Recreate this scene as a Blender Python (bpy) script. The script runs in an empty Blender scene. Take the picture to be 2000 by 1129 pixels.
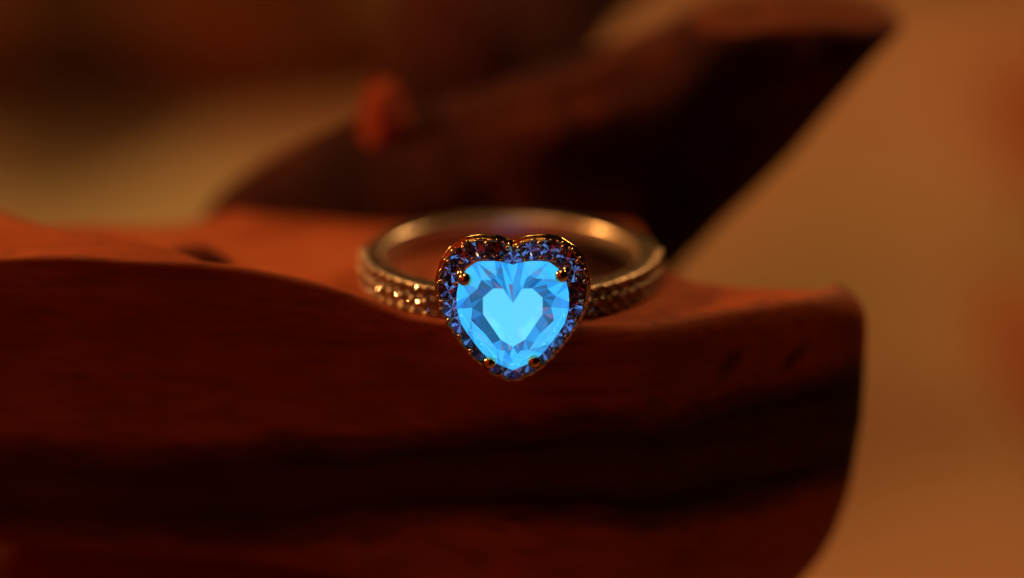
import bpy, bmesh, math, random
import numpy as np
from mathutils import Vector, Matrix, noise

random.seed(4)
S = 0.001            # every size below is written in millimetres; the scene is in metres
R = math.radians
scene = bpy.context.scene
C = scene.collection

# ------------------------------------------------------------------ camera
ELEV = R(18.0)
look = Vector((0.1, 0.0, -1.97))
fwd = Vector((0, math.cos(ELEV), -math.sin(ELEV)))
cam_d = bpy.data.cameras.new('camera')
cam = bpy.data.objects.new('camera', cam_d)
C.objects.link(cam)
cam.location = (look - fwd * 200.0) * S
cam.rotation_euler = fwd.to_track_quat('-Z', 'Y').to_euler()
cam_d.lens = 100.0
cam_d.sensor_width = 36.0
cam_d.clip_start = 0.005
cam_d.clip_end = 20.0
cam_d.dof.use_dof = True
cam_d.dof.focus_distance = 0.1870
cam_d.dof.aperture_fstop = 100.0 / 13.5
cam_d.dof.aperture_blades = 0
scene.camera = cam

# ------------------------------------------------------------------ world and lamps
w = bpy.data.worlds.new('World')
scene.world = w
w.use_nodes = True
w.node_tree.nodes['Background'].inputs['Color'].default_value = (1.0, 0.36, 0.14, 1)
w.node_tree.nodes['Background'].inputs['Strength'].default_value = 0.0022


def lamp(name, loc, target, size, power, color):
    d = bpy.data.lights.new(name, 'AREA')
    d.shape = 'DISK'
    d.size = size * S
    d.energy = power
    d.color = color
    o = bpy.data.objects.new(name, d)
    C.objects.link(o)
    o.location = Vector(loc) * S
    o.rotation_euler = (Vector(target) - Vector(loc)).to_track_quat('-Z', 'Y').to_euler()
    return o


def spot(name, loc, target, cone, blend, radius, power, color):
    d = bpy.data.lights.new(name, 'SPOT')
    d.spot_size = R(cone)
    d.spot_blend = blend
    d.shadow_soft_size = radius * S
    d.energy = power
    d.color = color
    o = bpy.data.objects.new(name, d)
    C.objects.link(o)
    o.location = Vector(loc) * S
    o.rotation_euler = (Vector(target) - Vector(loc)).to_track_quat('-Z', 'Y').to_euler()
    return o


spot('warm_key_lamp', (-370, 55, 205), (-10, 12, 12), 17, 0.6, 22, 5.2, (1.0, 0.46, 0.14))
over = lamp('overhead_lamp', (-80, -15, 365), (-35, 95, -20), 75, 0.045, (1.0, 0.55, 0.24))
over.data.spread = R(58)
lamp('ceiling_glow', (-90, -110, 430), (0, 0, 0), 300, 0.115, (1.0, 0.56, 0.22))
spot('warm_side_fill', (330, 330, 330), (50, 170, -45), 50, 0.9, 40, 8.6, (1.0, 0.53, 0.20))  # added spot, only there to brighten the cloth behind
lamp('red_front_fill', (-360, -260, 120), (-80, -8, -6), 700, 0.29, (1.0, 0.06, 0.015))  # added red fill without a real source, reddens the front of the wood

scene.view_settings.view_transform = 'Standard'
scene.view_settings.look = 'None'
scene.view_settings.exposure = 0.0
scene.view_settings.gamma = 1.0
scene.cycles.use_denoising = True
scene.cycles.max_bounces = 14
scene.cycles.transmission_bounces = 12
scene.cycles.glossy_bounces = 8
scene.cycles.sample_clamp_indirect = 4.0
scene.cycles.blur_glossy = 0.3


# ------------------------------------------------------------------ material helpers
class NT:
    def __init__(self, name):
        self.m = bpy.data.materials.new(name)
        self.m.use_nodes = True
        self.t = self.m.node_tree
        self.b = self.t.nodes['Principled BSDF']
        self.out = self.t.nodes['Material Output']

    def n(self, kind, **kw):
        x = self.t.nodes.new(kind)
        for k, v in kw.items():
            setattr(x, k, v)
        return x

    def l(self, a, b):
        self.t.links.new(a, b)

    def coords(self, scale=(1, 1, 1), rot=(0, 0, 0)):
        tc = self.n('ShaderNodeTexCoord')
        mp = self.n('ShaderNodeMapping')
        mp.inputs['Scale'].default_value = [1000.0 * s for s in scale]
        mp.inputs['Rotation'].default_value = rot
        self.l(tc.outputs['Object'], mp.inputs['Vector'])
        return mp.outputs['Vector']

    def noise(self, vec, scale, detail=4.0, rough=0.55, dist=0.0):
        x = self.n('ShaderNodeTexNoise')
        self.l(vec, x.inputs['Vector'])
        x.inputs['Scale'].default_value = scale
        x.inputs['Detail'].default_value = detail
        x.inputs['Roughness'].default_value = rough
        x.inputs['Distortion'].default_value = dist
        return x.outputs['Fac']

    def ramp(self, fac, stops, interp='LINEAR'):
        x = self.n('ShaderNodeValToRGB')
        x.color_ramp.interpolation = interp
        el = x.color_ramp.elements
        while len(el) < len(stops):
            el.new(0.5)
        for e, (p, c) in zip(el, stops):
            e.position = p
            e.color = (c[0], c[1], c[2], 1) if not isinstance(c, (int, float)) else (c, c, c, 1)
        self.l(fac, x.inputs['Fac'])
        return x.outputs['Color']

    def mix(self, fac, a, b, mode='MIX'):
        x = self.n('ShaderNodeMix', data_type='RGBA', blend_type=mode)
        for s, v in ((x.inputs[0], fac), (x.inputs[6], a), (x.inputs[7], b)):
            if hasattr(v, 'is_linked'):
                self.l(v, s)
            elif isinstance(v, (int, float)):
                s.default_value = v
            else:
                s.default_value = (*v, 1)
        return x.outputs[2]

    def math(self, op, a, b=0.0, c=0.0):
        x = self.n('ShaderNodeMath', operation=op)
        for s, v in zip(x.inputs, (a, b, c)):
            if hasattr(v, 'is_linked'):
                self.l(v, s)
            else:
                s.default_value = v
        return x.outputs[0]

    def bump(self, h, strength, dist_mm):
        x = self.n('ShaderNodeBump')
        x.inputs['Strength'].default_value = strength
        x.inputs['Distance'].default_value = dist_mm * S
        self.l(h, x.inputs['Height'])
        self.l(x.outputs['Normal'], self.b.inputs['Normal'])

    def set(self, **kw):
        for k, v in kw.items():
            s = self.b.inputs[k.replace('_', ' ')]
            if hasattr(v, 'is_linked'):
                self.l(v, s)
            else:
                s.default_value = (*v, 1) if isinstance(v, tuple) else v
        return self


def wood_material():
    m = NT('red_wood')
    v = m.coords()
    sep = m.n('ShaderNodeSeparateXYZ')
    m.l(v, sep.inputs[0])
    x, y, z = sep.outputs
    grain_v = m.coords(scale=(0.10, 1.0, 1.0))
    warp = m.noise(m.coords(scale=(0.4, 0.6, 1.0)), 0.35, 3, 0.6)
    # heartwood stripe: its middle height follows the log (object millimetres)
    fc = m.n('ShaderNodeFloatCurve')
    cv = fc.mapping.curves[0]
    pts = [(-62, -14.6), (-36, -14.4), (-17.5, -14.3), (-5, -12.6), (1, -11.8), (12, -11.9), (23.5, -11.3), (28, -11.0)]
    for i, (px, pz) in enumerate(pts):
        q = ((px + 62) / 90.0, (pz + 20) / 20.0)
        if i < 2:
            cv.points[i].location = q
        else:
            cv.points.new(*q)
    fc.mapping.update()
    m.l(m.math('MULTIPLY', m.math('ADD', x, 62.0), 1 / 90.0), fc.inputs['Value'])
    mid = m.math('SUBTRACT', m.math('MULTIPLY', fc.outputs[0], 20.0), 20.0)
    d = m.math('SUBTRACT', z, mid)
    d = m.math('ADD', d, m.math('MULTIPLY', m.math('SUBTRACT', warp, 0.5), 2.6))
    half = m.math('DIVIDE', m.math('ABSOLUTE', d), 6.5)
    fine = m.noise(grain_v, 2.2, 5, 0.65, 0.3)
    half = m.math('ADD', half, m.math('MULTIPLY', m.math('SUBTRACT', fine, 0.5), 0.10))
    wide = m.noise(m.coords(scale=(0.05, 0.02, 0.02)), 1.0, 2, 0.5)
    half = m.math('ADD', half, m.math('MULTIPLY', m.math('SUBTRACT', wide, 0.5), 0.5))
    half = m.math('SUBTRACT', half, m.math('MULTIPLY', x, 0.0045))
    stripe = m.ramp(half, [(0.0, 0.90), (0.22, 0.94), (0.36, 1.0), (0.52, 0.80), (0.80, 0.0)], 'EASE')
    thin = m.noise(m.coords(scale=(0.03, 0.3, 1.0)), 0.9, 4, 0.6, 0.2)
    stripe = m.math('MULTIPLY', stripe, m.ramp(thin, [(0.35, 1.0), (0.60, 0.90)]))
    big = m.noise(m.coords(scale=(0.5, 0.7, 0.9)), 0.12, 4, 0.55)
    base = m.ramp(big, [(0.25, (0.27, 0.055, 0.014)), (0.5, (0.40, 0.084, 0.023)), (0.75, (0.50, 0.125, 0.038))])
    streak = m.ramp(fine, [(0.28, 0.50), (0.5, 0.95), (0.8, 1.15)])
    base = m.mix(1.0, base, streak, 'MULTIPLY')
    stripe = m.math('MULTIPLY', stripe, m.ramp(m.math('MULTIPLY', m.math('ADD', x, 62.0), 1 / 90.0), [(0.25, 0.86), (0.65, 1.0)]))
    col = m.mix(stripe, base, (0.007, 0.0013, 0.001))
    # shade painted on the top, inside the right of the hoop
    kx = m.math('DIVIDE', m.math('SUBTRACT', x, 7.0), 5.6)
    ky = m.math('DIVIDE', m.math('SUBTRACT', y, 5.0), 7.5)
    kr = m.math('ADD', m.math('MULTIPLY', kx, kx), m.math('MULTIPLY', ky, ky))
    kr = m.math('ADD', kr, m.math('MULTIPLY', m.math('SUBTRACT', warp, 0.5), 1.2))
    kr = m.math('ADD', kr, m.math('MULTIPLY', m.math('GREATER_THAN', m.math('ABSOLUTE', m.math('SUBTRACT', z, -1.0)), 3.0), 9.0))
    hoop_shade = m.ramp(m.math('MULTIPLY', kr, 0.5), [(0.25, 1.0), (0.60, 0.0)], 'EASE')
    col = m.mix(hoop_shade, col, (0.035, 0.006, 0.003))
    # two old nail scars near the end
    for sx, sz, tilt in ((15.0, -5.0, 0.6), (19.6, -5.2, 0.9)):
        ax, az = m.math('SUBTRACT', x, sx), m.math('SUBTRACT', z, sz)
        p = m.math('DIVIDE', m.math('SUBTRACT', ax, m.math('MULTIPLY', az, tilt)), 0.75)
        q = m.math('DIVIDE', m.math('ADD', az, m.math('MULTIPLY', ax, tilt * 0.4)), 1.5)
        d2 = m.math('ADD', m.math('ADD', m.math('MULTIPLY', p, p), m.math('MULTIPLY', q, q)), m.math('MULTIPLY', m.math('SUBTRACT', fine, 0.5), 1.5))
        col = m.mix(m.ramp(m.math('MULTIPLY', d2, 0.4), [(0.08, 0.65), (0.50, 0.0)]), col, (0.03, 0.005, 0.003))
    # small dark scars in the grain
    sc = m.noise(m.coords(scale=(0.45, 0.6, 0.8)), 0.55, 2, 0.5, 0.6)
    scar = m.ramp(sc, [(0.70, 0.0), (0.78, 0.8)])
    col = m.mix(scar, col, (0.05, 0.012, 0.006))
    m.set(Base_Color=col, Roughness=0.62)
    m.b.inputs['Specular IOR Level'].default_value = 0.25
    m.bump(m.math('ADD', fine, m.math('MULTIPLY', sc, -0.4)), 0.35, 0.25)
    return m.m


def bark_material(name, c0, c1, c2, rough=0.8, s=0.16):
    m = NT(name)
    a = m.noise(m.coords(scale=(0.8, 0.8, 0.5)), s, 6, 0.62, 0.4)
    col = m.ramp(a, [(0.3, c0), (0.5, c1), (0.72, c2)])
    f = m.noise(m.coords(scale=(1.4, 1.4, 0.5)), 0.9, 5, 0.65)
    m.set(Base_Color=col, Roughness=rough)
    m.b.inputs['Specular IOR Level'].default_value = 0.15
    m.bump(m.math('ADD', a, f), 0.8, 0.8)
    return m.m


def cloth_material():
    m = NT('tan_tablecloth')
    big = m.noise(m.coords(), 0.011, 3, 0.5, 0.3)
    col = m.ramp(big, [(0.30, (0.27, 0.165, 0.07)), (0.45, (0.36, 0.185, 0.092)), (0.60, (0.39, 0.19, 0.092)), (0.74, (0.32, 0.13, 0.045))])
    sep = m.n('ShaderNodeSeparateXYZ')
    m.l(m.coords(), sep.inputs[0])
    wob = m.math('MULTIPLY', m.math('SUBTRACT', m.noise(m.coords(), 0.02, 3, 0.55), 0.5), 1.6)

    def blot(cx, cy, rx_, ry_, soft=0.5):
        ax = m.math('DIVIDE', m.math('SUBTRACT', sep.outputs[0], cx), rx_)
        ay = m.math('DIVIDE', m.math('SUBTRACT', sep.outputs[1], cy), ry_)
        q = m.math('ADD', m.math('ADD', m.math('MULTIPLY', ax, ax), m.math('MULTIPLY', ay, ay)), wob)
        return m.ramp(m.math('MULTIPLY', q, 0.4), [(0.4 * (1 - soft), 1.0), (0.4 * (1 + soft), 0.0)])
    # printed motifs of the cloth
    for cx, cy, rx_, ry_, c in ((-46, 160, 40, 34, (0.46, 0.33, 0.155)), (85, 195, 18, 60, (0.25, 0.060, 0.018)), (60, 98, 8, 44, (0.28, 0.085, 0.03)),
                                (72, 152, 14, 14, (0.24, 0.15, 0.05)), (48, 176, 13, 10, (0.34, 0.20, 0.075)), (-110, 90, 30, 40, (0.24, 0.06, 0.02)), (150, 60, 30, 60, (0.30, 0.2, 0.08))):
        col = m.mix(blot(cx, cy, rx_, ry_), col, c)
    weave = m.noise(m.coords(), 1.6, 2, 0.5)
    col = m.mix(1.0, col, m.ramp(weave, [(0.3, 0.82), (0.7, 1.1)]), 'MULTIPLY')
    m.set(Base_Color=col, Roughness=0.9)
    m.b.inputs['Specular IOR Level'].default_value = 0.1
    m.bump(weave, 0.6, 0.4)
    return m.m


def metal(name, color, rough, scratch=0.0):
    m = NT(name)
    m.set(Base_Color=color, Metallic=1.0, Roughness=rough)
    if scratch:
        f = m.noise(m.coords(), 3.5, 4, 0.6)
        m.set(Roughness=m.ramp(f, [(0.3, rough * 0.6), (0.7, min(1, rough * 1.6))]))
        m.bump(m.noise(m.coords(), 1.4, 4, 0.6), scratch, 0.12)
    return m.m


def glass(name, color, ior):
    m = NT(name)
    m.set(Base_Color=color, Roughness=0.0, IOR=ior)
    m.b.inputs['Transmission Weight'].default_value = 1.0
    return m.m


def glow_glass(name, color, strength, tint, ior):
    m = NT(name)
    m.set(Base_Color=tint, Roughness=0.0, IOR=ior)
    m.b.inputs['Transmission Weight'].default_value = 1.0
    m.b.inputs['Emission Color'].default_value = (*color, 1)
    m.b.inputs['Emission Strength'].default_value = strength
    return m.m


def glow(name, color, strength, base, mirror):
    m = NT(name)
    m.set(Base_Color=base, Metallic=mirror, Roughness=0.08)
    m.b.inputs['Emission Color'].default_value = (*color, 1)
    m.b.inputs['Emission Strength'].default_value = strength
    return m.m


M = {
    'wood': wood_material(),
    'bark': bark_material('dark_red_bark', (0.012, 0.002, 0.001), (0.045, 0.006, 0.002), (0.15, 0.020, 0.005), s=0.11),
    'far': bark_material('dark_brown_bark', (0.05, 0.03, 0.012), (0.32, 0.17, 0.075), (0.60, 0.13, 0.04), s=0.045),
    'cut': bark_material('cut_wood', (0.09, 0.020, 0.007), (0.14, 0.030, 0.009), (0.20, 0.042, 0.012), s=0.3),
    'knob': bark_material('red_knob_wood', (0.22, 0.030, 0.008), (0.30, 0.045, 0.012), (0.36, 0.06, 0.016)),
    'limb': bark_material('red_bark', (0.02, 0.003, 0.001), (0.05, 0.006, 0.002), (0.14, 0.014, 0.004), s=0.06),
    'char': bark_material('dark_knot_wood', (0.010, 0.003, 0.002), (0.02, 0.005, 0.003), (0.035, 0.009, 0.004)),
    'cloth': cloth_material(),
    'band': metal('pale_gold', (0.70, 0.56, 0.39), 0.32, 0.08),
    'gold': metal('yellow_gold', (0.95, 0.66, 0.30), 0.14, 0.10),
    'rose': metal('rose_gold_bead', (0.86, 0.58, 0.36), 0.16),
    'gem': glass('clear_blue_crystal', (0.90, 0.97, 1.0), 1.62),
    'g0': glow('bright_glow', (0.06, 0.50, 1.0), 0.12, (0.1, 0.2, 0.3), 0.0),
    'g1': glow('mid_glow', (0.02, 0.26, 1.0), 0.14, (0.2, 0.3, 0.5), 0.2),
    'g2': glow('dim_glow', (0.02, 0.12, 0.6), 0.06, (0.6, 0.5, 0.6), 0.8),
    'g3': glow('clear_facet', (0.30, 0.12, 0.30), 0.05, (0.9, 0.5, 0.45), 1.0),
    'c0': glow_glass('glowing_table_facet', (0.12, 0.62, 0.90), 0.90, (0.9, 0.97, 1.0), 1.62),
    'c1': glow_glass('glowing_bright_facet', (0.035, 0.52, 0.98), 0.82, (0.9, 0.97, 1.0), 1.62),
    'c5': glow_glass('glowing_deep_facet', (0.02, 0.36, 0.90), 0.62, (0.9, 0.97, 1.0), 1.62),
    'c6': glow_glass('navy_facet', (0.01, 0.12, 0.50), 0.26, (0.55, 0.65, 0.9), 1.62),
    'c2': glow_glass('glowing_mid_facet', (0.02, 0.28, 0.85), 0.34, (0.9, 0.97, 1.0), 1.62),
    'g6': glow('added_back_glow', (0.06, 0.36, 1.0), 2.2, (0.1, 0.2, 0.3), 0.0),
    'g5': glow('keel_glow', (0.06, 0.50, 1.0), 0.12, (0.1, 0.2, 0.3), 0.0),
    'c4': glow_glass('rosy_facet', (0.42, 0.16, 0.34), 0.30, (1.0, 0.9, 0.95), 1.62),
    'c3': glow_glass('faint_violet_facet', (0.16, 0.10, 0.40), 0.12, (0.95, 0.9, 1.0), 1.62),
    'stone': glass('clear_stone', (0.96, 0.95, 0.97), 1.75),
    'foil': metal('stone_back', (0.84, 0.70, 0.74), 0.03),
    'stonedark': metal('dark_stone_back', (0.28, 0.20, 0.22), 0.05),
    'stonepale': metal('pale_stone_back', (0.95, 0.80, 0.78), 0.02),
    'stoneglint': glow('painted_stone_glint', (0.12, 0.34, 0.95), 0.62, (0.3, 0.3, 0.5), 0.6),  # blue glints of the crystal's light, painted into the small stones as emission
}


# ------------------------------------------------------------------ mesh helpers (mm in, metres out)
def mesh(name, verts, faces, mats, smooth=False, midx=None):
    me = bpy.data.meshes.new(name)
    me.from_pydata([(a * S, b * S, c * S) for a, b, c in verts], [], faces)
    for x in (mats if isinstance(mats, (list, tuple)) else [mats]):
        me.materials.append(x)
    if midx:
        me.polygons.foreach_set('material_index', midx)
    me.polygons.foreach_set('use_smooth', [smooth] * len(faces))
    bm = bmesh.new()
    bm.from_mesh(me)
    bmesh.ops.remove_doubles(bm, verts=bm.verts, dist=1e-7)
    bmesh.ops.recalc_face_normals(bm, faces=bm.faces)
    bm.to_mesh(me)
    bm.free()
    return me


def put(name, me, parent=None, loc=None, rot=None):
    o = bpy.data.objects.new(name, me)
    C.objects.link(o)
    if parent is not None:
        o.parent = parent
        p = Vector((0, 0, 0))
        q = parent
        while q is not None:
            p += q.location
            q = q.parent
        o.location = (Vector(loc) * S if loc is not None else Vector((0, 0, 0))) - p
    elif loc is not None:
        o.location = Vector(loc) * S
    if rot is not None:
        o.rotation_euler = rot
    return o


def thing(name, label, cat, loc):
    o = bpy.data.objects.new(name, None)
    C.objects.link(o)
    o.empty_display_size = 0.005
    o.location = Vector(loc) * S
    o['label'] = label
    o['category'] = cat
    return o


def loft(sections, closed=True, caps=True):
    n = len(sections[0])
    verts = [p for s in sections for p in s]
    faces = []
    for i in range(len(sections) - 1):
        for j in range(n if closed else n - 1):
            k = (j + 1) % n
            faces.append((i * n + j, i * n + k, (i + 1) * n + k, (i + 1) * n + j))
    if caps:
        faces.append(tuple(range(n)))
        faces.append(tuple((len(sections) - 1) * n + j for j in range(n)))
    return verts, faces


def tube(path, radius, k=8, closed=False, squash=None):
    """a round wire along a path of Vectors; radius may be a list"""
    path = [Vector(p) for p in path]
    n = len(path)
    rad = radius if isinstance(radius, (list, tuple)) else [radius] * n
    secs = []
    up = None
    for i, p in enumerate(path):
        a = path[(i - 1) % n] if closed or i > 0 else p
        b = path[(i + 1) % n] if closed or i < n - 1 else p
        t = (b - a).normalized()
        if up is None:
            up = Vector((0, 1, 0)) if abs(t.y) < 0.9 else Vector((1, 0, 0))
        s = t.cross(up).normalized()
        up = s.cross(t).normalized()
        secs.append([p + (s * math.cos(q) + up * math.sin(q)) * rad[i] for q in (2 * math.pi * j / k for j in range(k))])
    v, f = loft(secs, True, not closed)
    if closed:
        m0 = (n - 1) * k
        for j in range(k):
            f.append((m0 + j, m0 + (j + 1) % k, (j + 1) % k, j))
    return v, f


def join(*parts):
    V, F = [], []
    for v, f in parts:
        b = len(V)
        V += list(v)
        F += [tuple(b + i for i in q) for q in f]
    return V, F


def ball(c, r, seg=16, rings=10, sq=(1, 1, 1)):
    V, F = [], []
    c = Vector(c)
    for i in range(rings + 1):
        a = math.pi * i / rings
        for j in range(seg):
            b = 2 * math.pi * j / seg
            V.append(c + Vector((r * sq[0] * math.sin(a) * math.cos(b), r * sq[1] * math.sin(a) * math.sin(b), r * sq[2] * math.cos(a))))
    for i in range(rings):
        for j in range(seg):
            k = (j + 1) % seg
            F.append((i * seg + j, i * seg + k, (i + 1) * seg + k, (i + 1) * seg + j))
    return V, F


def smooth_interp(xs, ys, passes=1.2):
    g = np.linspace(xs[0], xs[-1], 1200)
    y = np.interp(g, xs, ys)
    sig = passes / (g[1] - g[0])
    h = int(sig * 3) + 1
    ker = np.exp(-0.5 * (np.arange(-h, h + 1) / sig) ** 2)
    ker /= ker.sum()
    y = np.convolve(np.pad(y, h, mode='edge'), ker, mode='valid')
    return lambda x: float(np.interp(x, g, y))


def sstep(a, b, x):
    t = min(1.0, max(0.0, (x - a) / (b - a)))
    return t * t * (3 - 2 * t)


# ------------------------------------------------------------------ the table
TABLE = -45.0
n = 48
verts, faces = [], []
for i in range(n + 1):
    for j in range(n + 1):
        x = -900 + 1800 * i / n
        y = -700 + 2200 * j / n
        verts.append((x, y, TABLE + 0.0))
for i in range(n):
    for j in range(n):
        a = i * (n + 1) + j
        faces.append((a, a + n + 1, a + n + 2, a + 1))
table = put('table_top', mesh('table_top', verts, faces, M['cloth']))
table['kind'] = 'structure'
table['label'] = 'warm tan cloth covered table top under the wood'

# ------------------------------------------------------------------ carved wood the ring lies on
log = thing('carved_log', 'red brown carved piece of wood with dark stripe, carrying the ring', 'wood', (5, 6, TABLE))

y_e = smooth_interp([-70, -34.5, -28, -21.6, -15.2, -8.9, -4, 0, 7, 12, 16, 20, 22.1, 26],
                    [-6, -7, -7.6, -8.2, -8.7, -9.1, -9.9, -10.6, -10.6, -7.9, -6.0, -4.2, -3.1, -1.5], 0.8)
z_e = smooth_interp([-70, -34.5, -31.2, -28, -24.8, -21.6, -18.4, -15.2, -12.1, -8.9, -6.4, -3, 26],
                    [2.2, 2.57, 2.85, 2.8, 2.68, 2.63, 2.4, 1.85, 1.19, 0.07, -0.9, -1.13, -1.13], 0.8)
y_b = smooth_interp([-70, -30, -23, -19.5, 5, 9.0, 11.5, 16, 23, 26], [11, 12.7, 14.7, 19.5, 20, 14, -0.6, -1.5, -2.2, -1.0], 0.8)
y_c = smooth_interp([-70, -36.6, -33.2, -30.2, -26.4, -22.7, -20, -17, 26], [24, 5.5, 1.3, -0.7, -2.8, -5.0, -8, -9.5, -20], 0.8)
w_f = smooth_interp([-70, -36, -20, -10, 26], [8, 8, 5, 1.6, 1.6], 0.8)
z_b = smooth_interp([-70, -36, -17.7, -7, 5, 20, 26], [-18.2, -18.0, -18.8, -20.3, -24.5, -26, -25], 1.5)
x_e = smooth_interp([-32, -28, -26, -24, -22, -20, -17, -11, -4.5, -3.0, -2.0, -1.4, -1.1, 5], [10, 15.5, 18.6, 20.9, 22.4, 23.4, 24.3, 25.0, 25.0, 24.8, 24.2, 23.4, 22.4, 22.4], 0.12)


def z_top(x, y):
    h = max(0.0, z_e(x) + 1.12)
    d = y - max(y_c(x), y_e(x) + 0.25)
    z = -1.125 + h * (1 - sstep(0, w_f(x), d))
    r = math.hypot(x, y)
    lump = noise.noise(Vector((x * 0.12, y * 0.12, 3.0))) * 0.5
    z += min(0.0, lump - 0.28) * sstep(11.5, 16, r)
    z -= 1.2 * (1 - sstep(0.3, 1.0, math.hypot((x - 6.0) / 3.2, (y - 4.0) / 4.5)))
    return z


XL, XR = -70.0, 22.6
stations = np.concatenate([np.linspace(0, 0.3, 14), np.linspace(0.3, 0.93, 90)[1:], np.linspace(0.93, 1.0, 26)[1:]])
secs = []
for s in stations:
    xb = XL + s * (XR - XL)
    t = max(0.0, (xb - (XR - 3.2)) / 3.2)
    push = 1.3 * (1 - math.sqrt(max(0.0, 1 - t * t)))
    ye, ze, yb, zb = y_e(xb) + push, z_e(xb), y_b(xb), z_b(xb)
    yb = max(yb, ye + 0.3)
    sec = []
    deep = 10.0
    # underside, from back to front
    for q in np.linspace(0, 1, 6)[:-1]:
        sec.append((yb + 8 - q * (yb + 8 - ye - 3.5), zb - 1.6))
    # lower front roll
    for q in np.linspace(0, 1, 6):
        a = q * math.pi / 2
        sec.append((ye + 0.6 + 3.0 * (1 - math.sin(a)), zb - 1.6 + 1.9 * (1 - math.cos(a)) ))
    z0 = sec[-1][1]
    # front face: slightly hollow
    for q in np.linspace(0, 1, 30)[1:]:
        z = z0 + q * (ze - 0.55 - z0)
        sec.append((ye + 0.6 * (1 - q) + 0.35 * math.sin(q * math.pi) + 0.16 * noise.noise(Vector((xb * 0.05, z * 0.35, 7.0))), z))
    # rounded lip
    for q in (0.3, 0.6, 0.85):
        a = q * math.pi / 2
        sec.append((ye + 0.45 * (1 - math.cos(a)), ze - 0.55 + 0.55 * math.sin(a)))
    # top
    for q in np.linspace(0, 1, 40):
        y = ye + 0.45 + (yb - ye - 0.45) * q ** 1.4
        sec.append((y, z_top(xb, y)))
    # back
    ztb = sec[-1][1]
    for q, dy in ((0.15, 3.2), (0.3, 6), (0.5, 8.5), (0.75, 9.5), (0.92, 9)):
        sec.append((yb + dy, ztb + (zb - 1.6 - ztb) * q))
    out = []
    for y, z in sec:
        xx = XL + s * (x_e(z) - XL)
        out.append((xx, y, z))
    secs.append(out)
v, f = loft(secs)
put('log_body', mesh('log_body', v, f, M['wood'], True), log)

# foot of the log, standing on the table
secs = []
for q in np.linspace(0, 1, 14):
    z = TABLE + q * 24
    a, b = 11 - 3.0 * math.sin(q * math.pi) + 2 * q, 7.5 - 1.5 * math.sin(q * math.pi)
    secs.append([(6 + a * math.cos(t) * (1 + 0.06 * noise.noise(Vector((math.cos(t) * 2, math.sin(t) * 2, z * 0.1)))), 6 + b * math.sin(t), z) for t in (2 * math.pi * j / 40 for j in range(40))])
v, f = loft(secs)
put('log_foot', mesh('log_foot', v, f, M['bark'], True), log)

# lower limb of the log, lying on the table behind and below the lip
secs = []
for q in np.linspace(0, 1, 26):
    x = -50 + q * 52
    r = 9.5 * math.sqrt(max(0.01, 1 - (2 * q - 1) ** 4)) + 1.5 * math.sin(q * 7)
    r = max(r, 0.8)
    cy = 30 - 14 * q
    secs.append([(x, cy + 1.1 * r * math.cos(t), max(TABLE, -35.5 + r * math.sin(t) * (1 + 0.15 * noise.noise(Vector((x * 0.1, math.cos(t), math.sin(t))))))) for t in (2 * math.pi * j / 32 for j in range(32))])
v, f = loft(secs)
put('lower_limb', mesh('lower_limb', v, f, M['wood'], True), log)

# dark broken knot behind the lip
v, f = ball((-22.5, 3.4, -1.25), 1.0, 24, 14, (2.6, 1.8, 1.25))
v = [Vector(p) + Vector((1, 1, 1)) * 0.35 * noise.noise(Vector(p) * 0.9) for p in v]
put('log_knot', mesh('log_knot', v, f, M['bark'], True), log)

# side branch rising behind the ring
lx = smooth_interp([-14, -3, -1, 1, 2.8, 4.3, 4.9, 7.6, 10.4, 13, 14.5], [-24, -24, -22.5, -19.5, -15.2, -11.4, -8.4, 0.5, 9.6, 14, 15.5], 0.5)
rx = smooth_interp([-14, -6.4, 2.4, 11.5, 14.5], [8, 13.2, 21.6, 29.0, 31.5], 0.5)
TOPZ = 12.6
secs = []
zs = np.concatenate([np.linspace(-14, TOPZ - 0.4, 70), [TOPZ - 0.15, TOPZ]])
for z in zs:
    cx, hx = (lx(z) + rx(z)) / 2, (rx(z) - lx(z)) / 2
    cy = 21 + 0.12 * max(0, z)
    hy = 6.2 + 0.06 * max(0, z)
    if z > TOPZ - 0.2:
        hx -= 0.35 * (1 if z == TOPZ else 0.3)
        hy -= 0.35 * (1 if z == TOPZ else 0.3)
    sec = []
    for j in range(120):
        t = 2 * math.pi * j / 120
        c, s_ = math.cos(t), math.sin(t)
        px = cx + hx * math.copysign(abs(c) ** 0.85, c)
        py = cy + hy * math.copysign(abs(s_) ** 0.75, s_)
        p = Vector((px, py, z))
        k = 1.5 * noise.noise(Vector((px * 0.11, py * 0.11, z * 0.16 + 5))) + 0.5 * noise.noise(Vector((px * 0.35, py * 0.35, z * 0.35)))
        # cleft running diagonally between the two limbs
        g = z - (4.2 + (px + 9) * 0.27)
        k -= 1.6 * math.exp(-(g / 0.8) ** 2) * (1 if s_ < 0 else 0) * (1 - sstep(8, 13, px))
        k *= 1 - 0.85 * abs(c) ** 3
        sec.append((px + c * k * 0.4, max(12.6, py + math.copysign(1, s_) * k * abs(s_)), z + (0.35 * math.sin(px * 0.35) if z > 10 else 0) * sstep(10, 12, z)))
    secs.append(sec)
v, f = loft(secs)
top_cap = len(f) - 1
branch = put('branch_stub', mesh('branch_stub', v, f, M['bark'], True), log)
# pale sawn end of the branch
ring_ = secs[-1]
cxy = Vector((sum(p[0] for p in ring_) / 120, sum(p[1] for p in ring_) / 120, 0))
sv = []
for sc_, dz in ((1.0, 0.02), (0.97, 0.25), (0.6, 0.3), (0.25, 0.32)):
    sv.append([(cxy.x + (p[0] - cxy.x) * sc_, cxy.y + (p[1] - cxy.y) * sc_, p[2] + dz) for p in ring_])
v, f = loft(sv)
put('sawn_end', mesh('sawn_end', v, f, M['cut'], True), branch)
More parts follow.
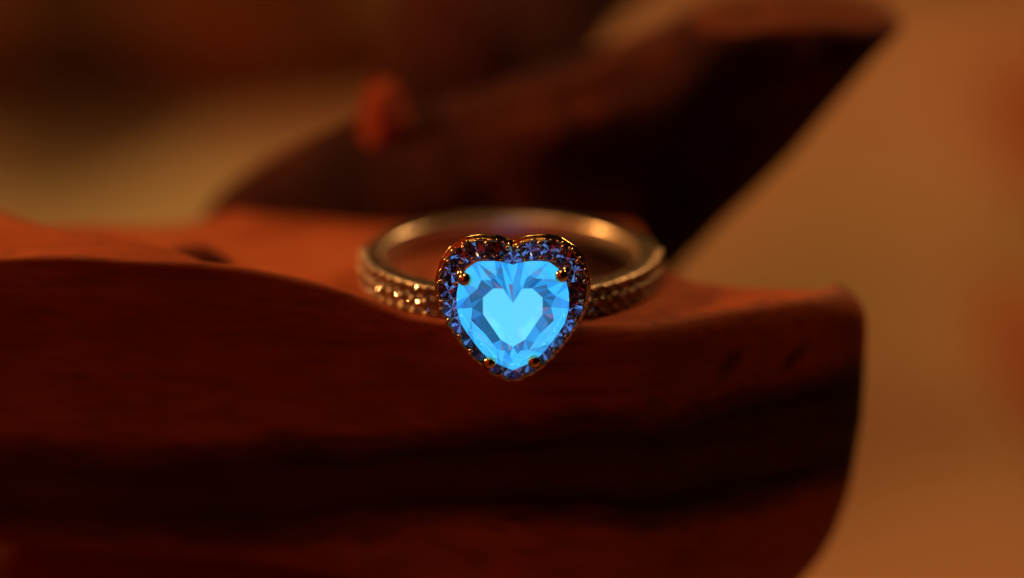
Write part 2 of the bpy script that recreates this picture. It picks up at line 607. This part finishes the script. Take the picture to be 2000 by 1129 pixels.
# second limb growing up and back behind the knob
limb = [Vector((-3, 26, 0)), Vector((-3, 34, 6)), Vector((1, 46, 12)), Vector((9, 60, 19)), Vector((26, 78, 28))]
v, f = tube(limb, [6.5, 7.8, 9.4, 11.0, 12.0], 28)
v = [Vector(p) + Vector((1, 0.6, 0.5)) * 1.2 * noise.noise(Vector(p) * 0.17) for p in v]
put('upper_limb', mesh('upper_limb', v, f, M['limb'], True), branch)
# knob on the limb
v, f = ball((-9.6, 19.6, 4.8), 1.0, 24, 16, (1.9, 2.0, 3.5))
v = [Vector(p) + (Vector(p) - Vector((-9.6, 19.6, 4.8))).normalized() * 0.5 * noise.noise(Vector(p) * 0.5) for p in v]
put('branch_knob', mesh('branch_knob', v, f, M['knob'], True), branch)

# ------------------------------------------------------------------ dark log lying far behind on the table
far = thing('background_log', 'blurred dark brown log lying on the table behind the carved wood', 'log', (-70, 235, TABLE))
secs = []
for i in range(50):
    q = i / 49
    x = -210 + 218 * q
    cy = 240 - 10 * q
    r = 24 + 3 * math.sin(q * 9) - 3 * q
    if q > 0.80:
        r *= 1 - 0.9 * (q - 0.80) / 0.20
    sec = []
    for j in range(48):
        t = 2 * math.pi * j / 48
        k = 1 + 0.16 * noise.noise(Vector((x * 0.03, math.cos(t) * 1.3, math.sin(t) * 1.3)))
        sec.append((x, cy + r * k * math.cos(t), max(TABLE + 0.01, TABLE + r * 0.94 + r * k * math.sin(t))))
    secs.append(sec)
v, f = loft(secs)
far_body = put('bark', mesh('bark', v, f, M['far'], True), far)
v, f = tube([(-30, 222, -22), (-26, 210, -15), (-20, 200, -6), (-14, 192, 4)], [9, 8, 7, 5.5], 16)
put('side_limb', mesh('side_limb', v, f, M['far'], True), far)

# ================================================================== THE RING
ring = thing('heart_ring', 'gold ring with glowing blue heart crystal and halo of small stones', 'ring', (0, 0, -1.1))
HX, HY, HZ = 0.15, -12.5, 0.54       # middle of the heart, facing the viewer's side (-y)


def H(u, v_, w_=0.0):
    """heart plane millimetres -> ring millimetres; w_ towards the front"""
    return Vector((HX + u, HY - w_, HZ + v_))


def half_to_closed(right, m=200, smooth=2.0):
    """right half from cleft to point -> closed even outline of m points"""
    pts = [(u, v_) for u, v_ in right] + [(-u, v_) for u, v_ in right[-2:0:-1]]
    P = np.array(pts + [pts[0]], float)
    seg = np.hypot(*np.diff(P, axis=0).T)
    s = np.concatenate([[0], np.cumsum(seg)])
    g = np.linspace(0, s[-1], 2000, endpoint=False)
    X, Y = np.interp(g, s, P[:, 0]), np.interp(g, s, P[:, 1])
    sig = smooth / 100 * 2000 / s[-1] * 10
    h = int(sig * 3) + 1
    ker = np.exp(-0.5 * (np.arange(-h, h + 1) / sig) ** 2)
    ker /= ker.sum()
    X = np.convolve(np.pad(X, h, mode='wrap'), ker, mode='valid')
    Y = np.convolve(np.pad(Y, h, mode='wrap'), ker, mode='valid')
    P = np.stack([np.append(X, X[0]), np.append(Y, Y[0])], 1)
    s = np.concatenate([[0], np.cumsum(np.hypot(*np.diff(P, axis=0).T))])
    g = np.linspace(0, s[-1], m, endpoint=False)
    return [(float(a), float(b)) for a, b in zip(np.interp(g, s, P[:, 0]), np.interp(g, s, P[:, 1]))]


def offset(outline, d):
    """inwards by d"""
    m = len(outline)
    res = []
    for i in range(m):
        a, b = Vector(outline[i - 1]), Vector(outline[(i + 1) % m])
        t = (b - a).normalized()
        res.append((outline[i][0] + t.y * d, outline[i][1] - t.x * d))
    return res


OUT = [(0, 4.55), (0.45, 4.78), (0.95, 4.95), (2.1, 5.05), (3.1, 4.88), (4.1, 4.2), (4.72, 3.33), (5.08, 2.05), (5.10, 1.18), (4.88, -0.04),
       (4.38, -1.11), (3.68, -2.18), (2.76, -3.36), (1.75, -4.33), (0.85, -4.85), (0, -5.10)]
outer = half_to_closed(OUT, 220, 1.0)
GIR = [(0, 3.25), (0.5, 3.42), (1.2, 3.52), (2.3, 3.50), (3.0, 3.0), (3.5, 2.2), (3.72, 1.1), (3.66, 0.0), (3.34, -1.0), (2.68, -1.97), (1.95, -2.93), (1.05, -3.6), (0, -4.08)]
girdle = half_to_closed(GIR, 240, 0.6)

# --- heart crystal
Tr = [(0.0, 1.0), (0.62, 2.0), (1.27, 2.02), (1.95, 1.38), (1.95, 0.25), (0.80, -1.52), (0.0, -2.02)]     # from notch round to the point
T2 = Tr + [(-u, v_) for u, v_ in Tr[-2:0:-1]]
Gk = [(0.0, 3.25), (1.55, 3.52), (3.0, 3.0), (3.70, 1.35), (3.40, -0.85), (1.35, -3.40), (0.0, -4.08)]
G2 = Gk + [(-u, v_) for u, v_ in Gk[-2:0:-1]]
nT = len(T2)
gp = np.array(girdle)


def near_idx(p):
    return int(np.argmin(np.hypot(gp[:, 0] - p[0], gp[:, 1] - p[1])))


gi = [near_idx(p) for p in G2]
V, F, MI = [], [], []


def av(p):
    V.append(p)
    return len(V) - 1


W_T, W_M, W_G, W_L = 1.30, 1.02, 0.12, -0.05
tid = [av(H(u, v_, W_T)) for u, v_ in T2]
gid, lid, mid_, gmid = [], [], [], []
SUB = 4
gring = []
for i in range(nT):
    a, b = gi[i], gi[(i + 1) % nT]
    span = (b - a) % len(girdle)
    if span > len(girdle) / 2:
        span -= len(girdle)
    row = []
    for k in range(SUB):
        p = girdle[int(round(a + span * k / SUB)) % len(girdle)]
        row.append(p)
    gring.append(row)
gv = [[av(H(u, v_, W_G)) for u, v_ in row] for row in gring]
lv = [[av(H(u, v_, W_L)) for u, v_ in row] for row in gring]
av_, bv_ = [], []
jig = random.Random(11)
for i in range(nT):
    a, b = Vector(T2[i]), Vector(T2[(i + 1) % nT])
    p = ((a + b) / 2).lerp(Vector(gring[i][2]), 0.36 + jig.uniform(-.05, .05))
    av_.append(av(H(p.x, p.y, 1.0)))
    p = Vector(T2[i]).lerp(Vector(gring[i][0]), 0.50 + jig.uniform(-.05, .05))
    bv_.append(av(H(p.x, p.y, 0.82)))


def tri(ids, m):
    F.append(tuple(ids))
    MI.append(m)


# crown facets, refraction and reflections painted as glow: 5 table, 6 bright, 11 a little deeper, 7 mid, 8 violet, 9 rosy, 12 navy, 0 clear
def cut_tri(a, b, c, m1, m2, q=0.5):
    """a triangle as two facets, parted from a to a point on b-c"""
    p = av(Vector(V[b]).lerp(Vector(V[c]), q))
    tri((a, b, p), m1)
    tri((a, p, c), m2)


tri(tid, 5)
pal = random.Random(23)
for i in range(nT):
    j = (i + 1) % nT
    low = i in (3, 4, 5, 6, 7, 8)
    dark = lambda: pal.choices((0, 12, 8, 9, 7, 11), (0.20, 0.10, 0.14, 0.10, 0.28, 0.18) if low else (0.26, 0.24, 0.14, 0.08, 0.20, 0.08))[0]
    lite = lambda: pal.choices((6, 11, 7), (0.55, 0.35, 0.10))[0]
    top = i in (0, nT - 1)
    if top:
        cut_tri(av_[i], tid[i], tid[j], 7, 11, 0.5)
    else:
        cut_tri(av_[i], tid[i], tid[j], dark(), dark(), pal.uniform(.35, .65))
    cut_tri(tid[i], av_[i], bv_[i], dark() if i != 6 else 7, 11 if top else (6 if i == 6 else dark()), pal.uniform(.35, .65))
    cut_tri(tid[j], bv_[j], av_[i], dark() if i != 5 else 6, 6 if top else (7 if i == 5 else dark()), pal.uniform(.35, .65))
    g = gv[i] + [gv[j][0]]
    l_ = lv[i] + [lv[j][0]]
    tri((av_[i], g[2], bv_[i]), lite())
    tri((av_[i], bv_[j], g[2]), lite())
    for k in range(SUB):
        tri((bv_[i] if k < 2 else bv_[j], g[k + 1], g[k]), 6 if k in (0, 3) else pal.choice((6, 11)))
        tri((g[k], g[k + 1], l_[k + 1], l_[k]), 3)
# pavilion: a bright heart round the keel, a zigzag belt of clear facets, a bright outer row
keel = Vector((0, -0.45))
p1, p2 = [], []
for i in range(nT):
    g0, g1 = Vector(gring[i][0]), Vector(gring[i][2])
    a_, b_ = keel.lerp(g0, 0.60), keel.lerp(g1, 0.78)
    p1.append(av(H(a_.x, a_.y, -1.25)))
    p2.append(av(H(b_.x, b_.y, -0.72)))
cul = av(H(keel.x, keel.y, -2.4))
belt = [3, 4, 2, 3, 4, 3, 2, 4, 3, 3, 4, 2]
for i in range(nT):
    j = (i + 1) % nT
    l_ = lv[i] + [lv[j][0]]
    tri((p1[i], p1[j], cul), 10)
    tri((p1[i], p2[i], p1[j]), belt[i])
    tri((p1[j], p2[i], p2[j]), belt[-1 - i])
    for k in range(SUB):
        tri((l_[k], l_[k + 1], p2[i]), 1 if (i + k // 2) % 3 else 2)
    tri((l_[SUB], p2[j], p2[i]), 2)
gem_me = mesh('heart_crystal', V, F, [M['gem'], M['g0'], M['g1'], M['g2'], M['g3'], M['c0'], M['c1'], M['c2'], M['c3'], M['c4'], M['g5'], M['c5'], M['c6']], False, MI)
gem = put('heart_crystal', gem_me, ring)
# added glowing cup behind the crystal, throws blue onto the band's inside
bv = [H(*gring[i][0], -0.16) for i in range(nT)]
bw = []
for i in range(nT):
    a_ = keel.lerp(Vector(gring[i][0]), 0.62)
    bw.append(H(a_.x, a_.y, -1.42))
V2 = bv + bw + [H(keel.x, keel.y, -2.55)]
F2 = []
for i in range(nT):
    j = (i + 1) % nT
    F2.append((i, j, nT + j, nT + i))
    F2.append((nT + i, nT + j, 2 * nT))
put('added_glow_cup', mesh('added_glow_cup', V2, F2, [M['g2'], M['g6']], False, [0, 1] * nT), gem)
gem['label'] = 'glowing light blue faceted heart crystal'

# --- halo frame
inner_o = offset(outer, 1.62)
wall = []
m = len(outer)
prof = [(0.06, -1.25), (0.06, -0.55), (0.12, -0.52), (0.12, -0.30), (0.22, -0.22), (0.28, -0.95), (1.42, -0.95), (1.50, -0.34), (1.62, -0.42), (1.62, -1.25)]
rows = [[H(*offset(outer, d)[i], z_) for d, z_ in prof] for i in range(m)]
Vh = [p for r_ in rows for p in r_]
Fh = []
k = len(prof)
for i in range(m):
    for j in range(k):
        Fh.append((i * k + j, i * k + (j + 1) % k, ((i + 1) % m) * k + (j + 1) % k, ((i + 1) % m) * k + j))
halo = put('halo_frame', mesh('halo_frame', Vh, Fh, M['gold'], False), ring)
halo['label'] = 'gold heart shaped frame round the crystal'
v, f = tube([H(u, v_, -0.80) for u, v_ in offset(outer, 0.05)], 0.11, 8, True)
put('rim_wire', mesh('rim_wire', v, f, M['gold'], True), halo)

# --- stones
def stone_mesh(name, r, mats, seed=0, blue=0.2):
    rs = random.Random(seed)
    pick = lambda: rs.choices((1, 3, 2, 4), (0.42, 0.20, blue, 0.22))[0]
    V, F, MI = [], [], []
    n_ = 8
    V += [(r * 0.56 * math.cos(2 * math.pi * (i + .5) / n_), r * 0.56 * math.sin(2 * math.pi * (i + .5) / n_), r * 0.36) for i in range(n_)]
    V += [(r * math.cos(2 * math.pi * i / 16), r * math.sin(2 * math.pi * i / 16), 0.04 * r) for i in range(16)]
    V += [(r * math.cos(2 * math.pi * i / 16), r * math.sin(2 * math.pi * i / 16), -0.04 * r) for i in range(16)]
    V += [(0, 0, -0.82 * r)]
    F.append(tuple(range(8))); MI.append(0)
    for i in range(8):
        a, b = i, (i + 1) % 8
        g = [8 + (2 * i + q) % 16 for q in range(0, 5)]
        F.append((a, 8 + (2 * i + 1) % 16, 8 + (2 * i + 2) % 16)); MI.append(0)
        F.append((a, 8 + (2 * i + 2) % 16, b)); MI.append(0)
        F.append((b, 8 + (2 * i + 2) % 16, 8 + (2 * i + 3) % 16)); MI.append(0)
    for i in range(16):
        j = (i + 1) % 16
        F.append((8 + i, 8 + j, 24 + j, 24 + i)); MI.append(1)
        F.append((24 + i, 24 + j, 40)); MI.append(pick())
    return mesh(name, V, F, mats, False, MI)


SM = [M['stone'], M['foil'], M['stoneglint'], M['stonedark'], M['stonepale']]
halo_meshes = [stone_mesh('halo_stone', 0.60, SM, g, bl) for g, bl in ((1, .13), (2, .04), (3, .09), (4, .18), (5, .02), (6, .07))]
pave_mesh = stone_mesh('pave_stone', 0.50, [M['stone'], M['band'], M['band'], M['band'], M['stonepale']], 9, 0.0)
bead_v, bead_f = join(ball((0, 0, 0), 0.17, 10, 6), tube([(0, 0.02, 0), (0, 0.86, 0)], 0.14, 8))
bead_me = mesh('bead', bead_v, bead_f, M['rose'], True)
seg_me_cache = {}

line = half_to_closed([(u, v_) for u, v_ in offset(outer, 0.86)[:111]], 220, 0.3) if False else offset(outer, 0.86)
L = np.array(line + [line[0]])
sl = np.concatenate([[0], np.cumsum(np.hypot(*np.diff(L, axis=0).T))])
NS = 22


def along(q):
    q = q % 1.0 * sl[-1]
    return float(np.interp(q, sl, L[:, 0])), float(np.interp(q, sl, L[:, 1]))


FACE = R(90)     # turns a stone's +z to the viewer's side (-y)
for i in range(NS):
    u, v_ = along(i / NS)
    if i == 0:
        v_ -= 0.25
    o = put('halo_stone', halo_meshes[(i * 5 + i // 4) % 6], halo, H(u, v_, -0.22), (FACE + random.uniform(-.10, .10), random.uniform(-.14, .14), 0))
    o.rotation_mode = 'XYZ'
    o.rotation_euler = (Matrix.Rotation(FACE + random.uniform(-.12, .12), 3, 'X') @ Matrix.Rotation(random.uniform(0, 6.28), 3, 'Z')).to_euler()
    q = (i + 0.5) / NS
    a, b, c_ = Vector(along(q - .004)), Vector(along(q + .004)), Vector(along(q))
    t = (b - a).normalized()
    nrm = Vector((t.y, -t.x))
    for sgn in (-1, 1):
        p = c_ + nrm * sgn * 0.50
        put('bead', bead_me, halo, H(p.x, p.y, -0.10))
# bright cut segments on the front edge of the frame
L2 = np.array(offset(outer, 0.14) + [offset(outer, 0.14)[0]])
s2 = np.concatenate([[0], np.cumsum(np.hypot(*np.diff(L2, axis=0).T))])
NSEG = 34
for i in range(NSEG):
    pts = []
    for q in np.linspace(0.14, 0.86, 5):
        g = (i + q) / NSEG * s2[-1]
        pts.append(H(float(np.interp(g, s2, L2[:, 0])), float(np.interp(g, s2, L2[:, 1])), -0.22))
    v, f = tube(pts, [0.06, 0.10, 0.11, 0.10, 0.06], 6)
    put('rim_segment', mesh('rim_segment', v, f, M['gold'], True), halo)

# --- prongs with ball tips
for (u, v_), ti in (((-3.13, 2.38), 0.46), ((3.18, 2.62), 0.46), ((-1.53, -3.40), 0.44), ((1.40, -3.32), 0.44)):
    d = Vector((u, v_)).normalized()
    path = [H(u * 1.10, v_ * 1.10, -2.0), H(u * 1.12, v_ * 1.12, -0.6), H(u * 1.10, v_ * 1.10, 0.0), H(u * 1.02, v_ * 1.02, 0.45)]
    v, f = join(tube(path, [0.30, 0.32, 0.34, 0.30], 10), ball(H(u, v_, 0.52), ti, 24, 16, (1, 0.85, 1)))
    put('prong', mesh('prong', v, f, M['gold'], True), ring)

# --- open gallery under the halo
v, f = tube([H(u * 0.66, v_ * 0.40, -2.45) for u, v_ in outer[::2]], 0.28, 8, True)
gallery = put('gallery_rail', mesh('gallery_rail', v, f, M['gold'], True), ring)
for u, v_ in ((-3.6, 2.2), (3.6, 2.2), (-3.9, -0.5), (3.9, -0.5), (-1.6, -3.5), (1.6, -3.5)):
    v, f = tube([H(u, v_, -1.3), H(u * 0.72, v_ * 0.45, -2.45)], 0.26, 8)
    put('gallery_strut', mesh('gallery_strut', v, f, M['gold'], True), gallery)

# --- band: open behind the heart
A0 = R(17)


def band_pt(a, r, z):
    """a = 0 at the front (-y), growing towards +x"""
    return (r * math.sin(a), -r * math.cos(a), z)


secs = []
for q in np.linspace(0, 1, 160):
    a = A0 + q * (2 * math.pi - 2 * A0)
    back = (1 - math.cos(a)) / 2           # 0 front, 1 back
    hw = 1.12 - 0.22 * back
    ro = 10.45 - 0.15 * back
    ri = 8.95
    zc = -1.1 + hw
    chan = 0.42 if R(24) < min(a, 2 * math.pi - a) < R(90) else 0.0
    prof = [(ri - .03, -hw * .82), (ri - .10, -hw * .45), (ri - .16, 0), (ri - .10, hw * .45), (ri - .03, hw * .82), (ri + .12, hw * .95), (ri + .3, hw), (ro - .30, hw), (ro - .12, hw * .94), (ro, hw * .84), (ro - chan, hw * .76), (ro + .05 - chan, 0), (ro - chan, -hw * .76), (ro, -hw * .84), (ro - .12, -hw * .94), (ro - .30, -hw), (ri + .3, -hw), (ri + .12, -hw * .95)]
    secs.append([band_pt(a, r_, zc + z_) for r_, z_ in prof])
v, f = loft(secs)
band = put('band', mesh('band', v, f, M['band'], True), ring)
band['label'] = 'pale gold band with stones set in its shoulders'
bead2_v, bead2_f = ball((0, 0, 0), 0.25, 10, 6)
bead2 = mesh('band_bead', bead2_v, bead2_f, M['band'], True)
for side in (-1, 1):
    for i in range(10):
        a = side * R(30 + 6.0 * i)
        nrm = Vector(band_pt(a, 1, 0))
        for zz in (-0.50, 0.50):
            o = put('pave_stone', pave_mesh, band, band_pt(a, 10.46, zz))
            o.rotation_euler = (nrm.to_track_quat('Z', 'Y').to_matrix() @ Matrix.Rotation(random.uniform(0, 6.28), 3, 'Z')).to_euler()
        a2 = a + side * R(3.0)
        for zz in (-0.90, 0.0, 0.90):
            put('band_bead', bead2, band, band_pt(a2, 10.50 if abs(zz) < .5 else 10.40, zz))
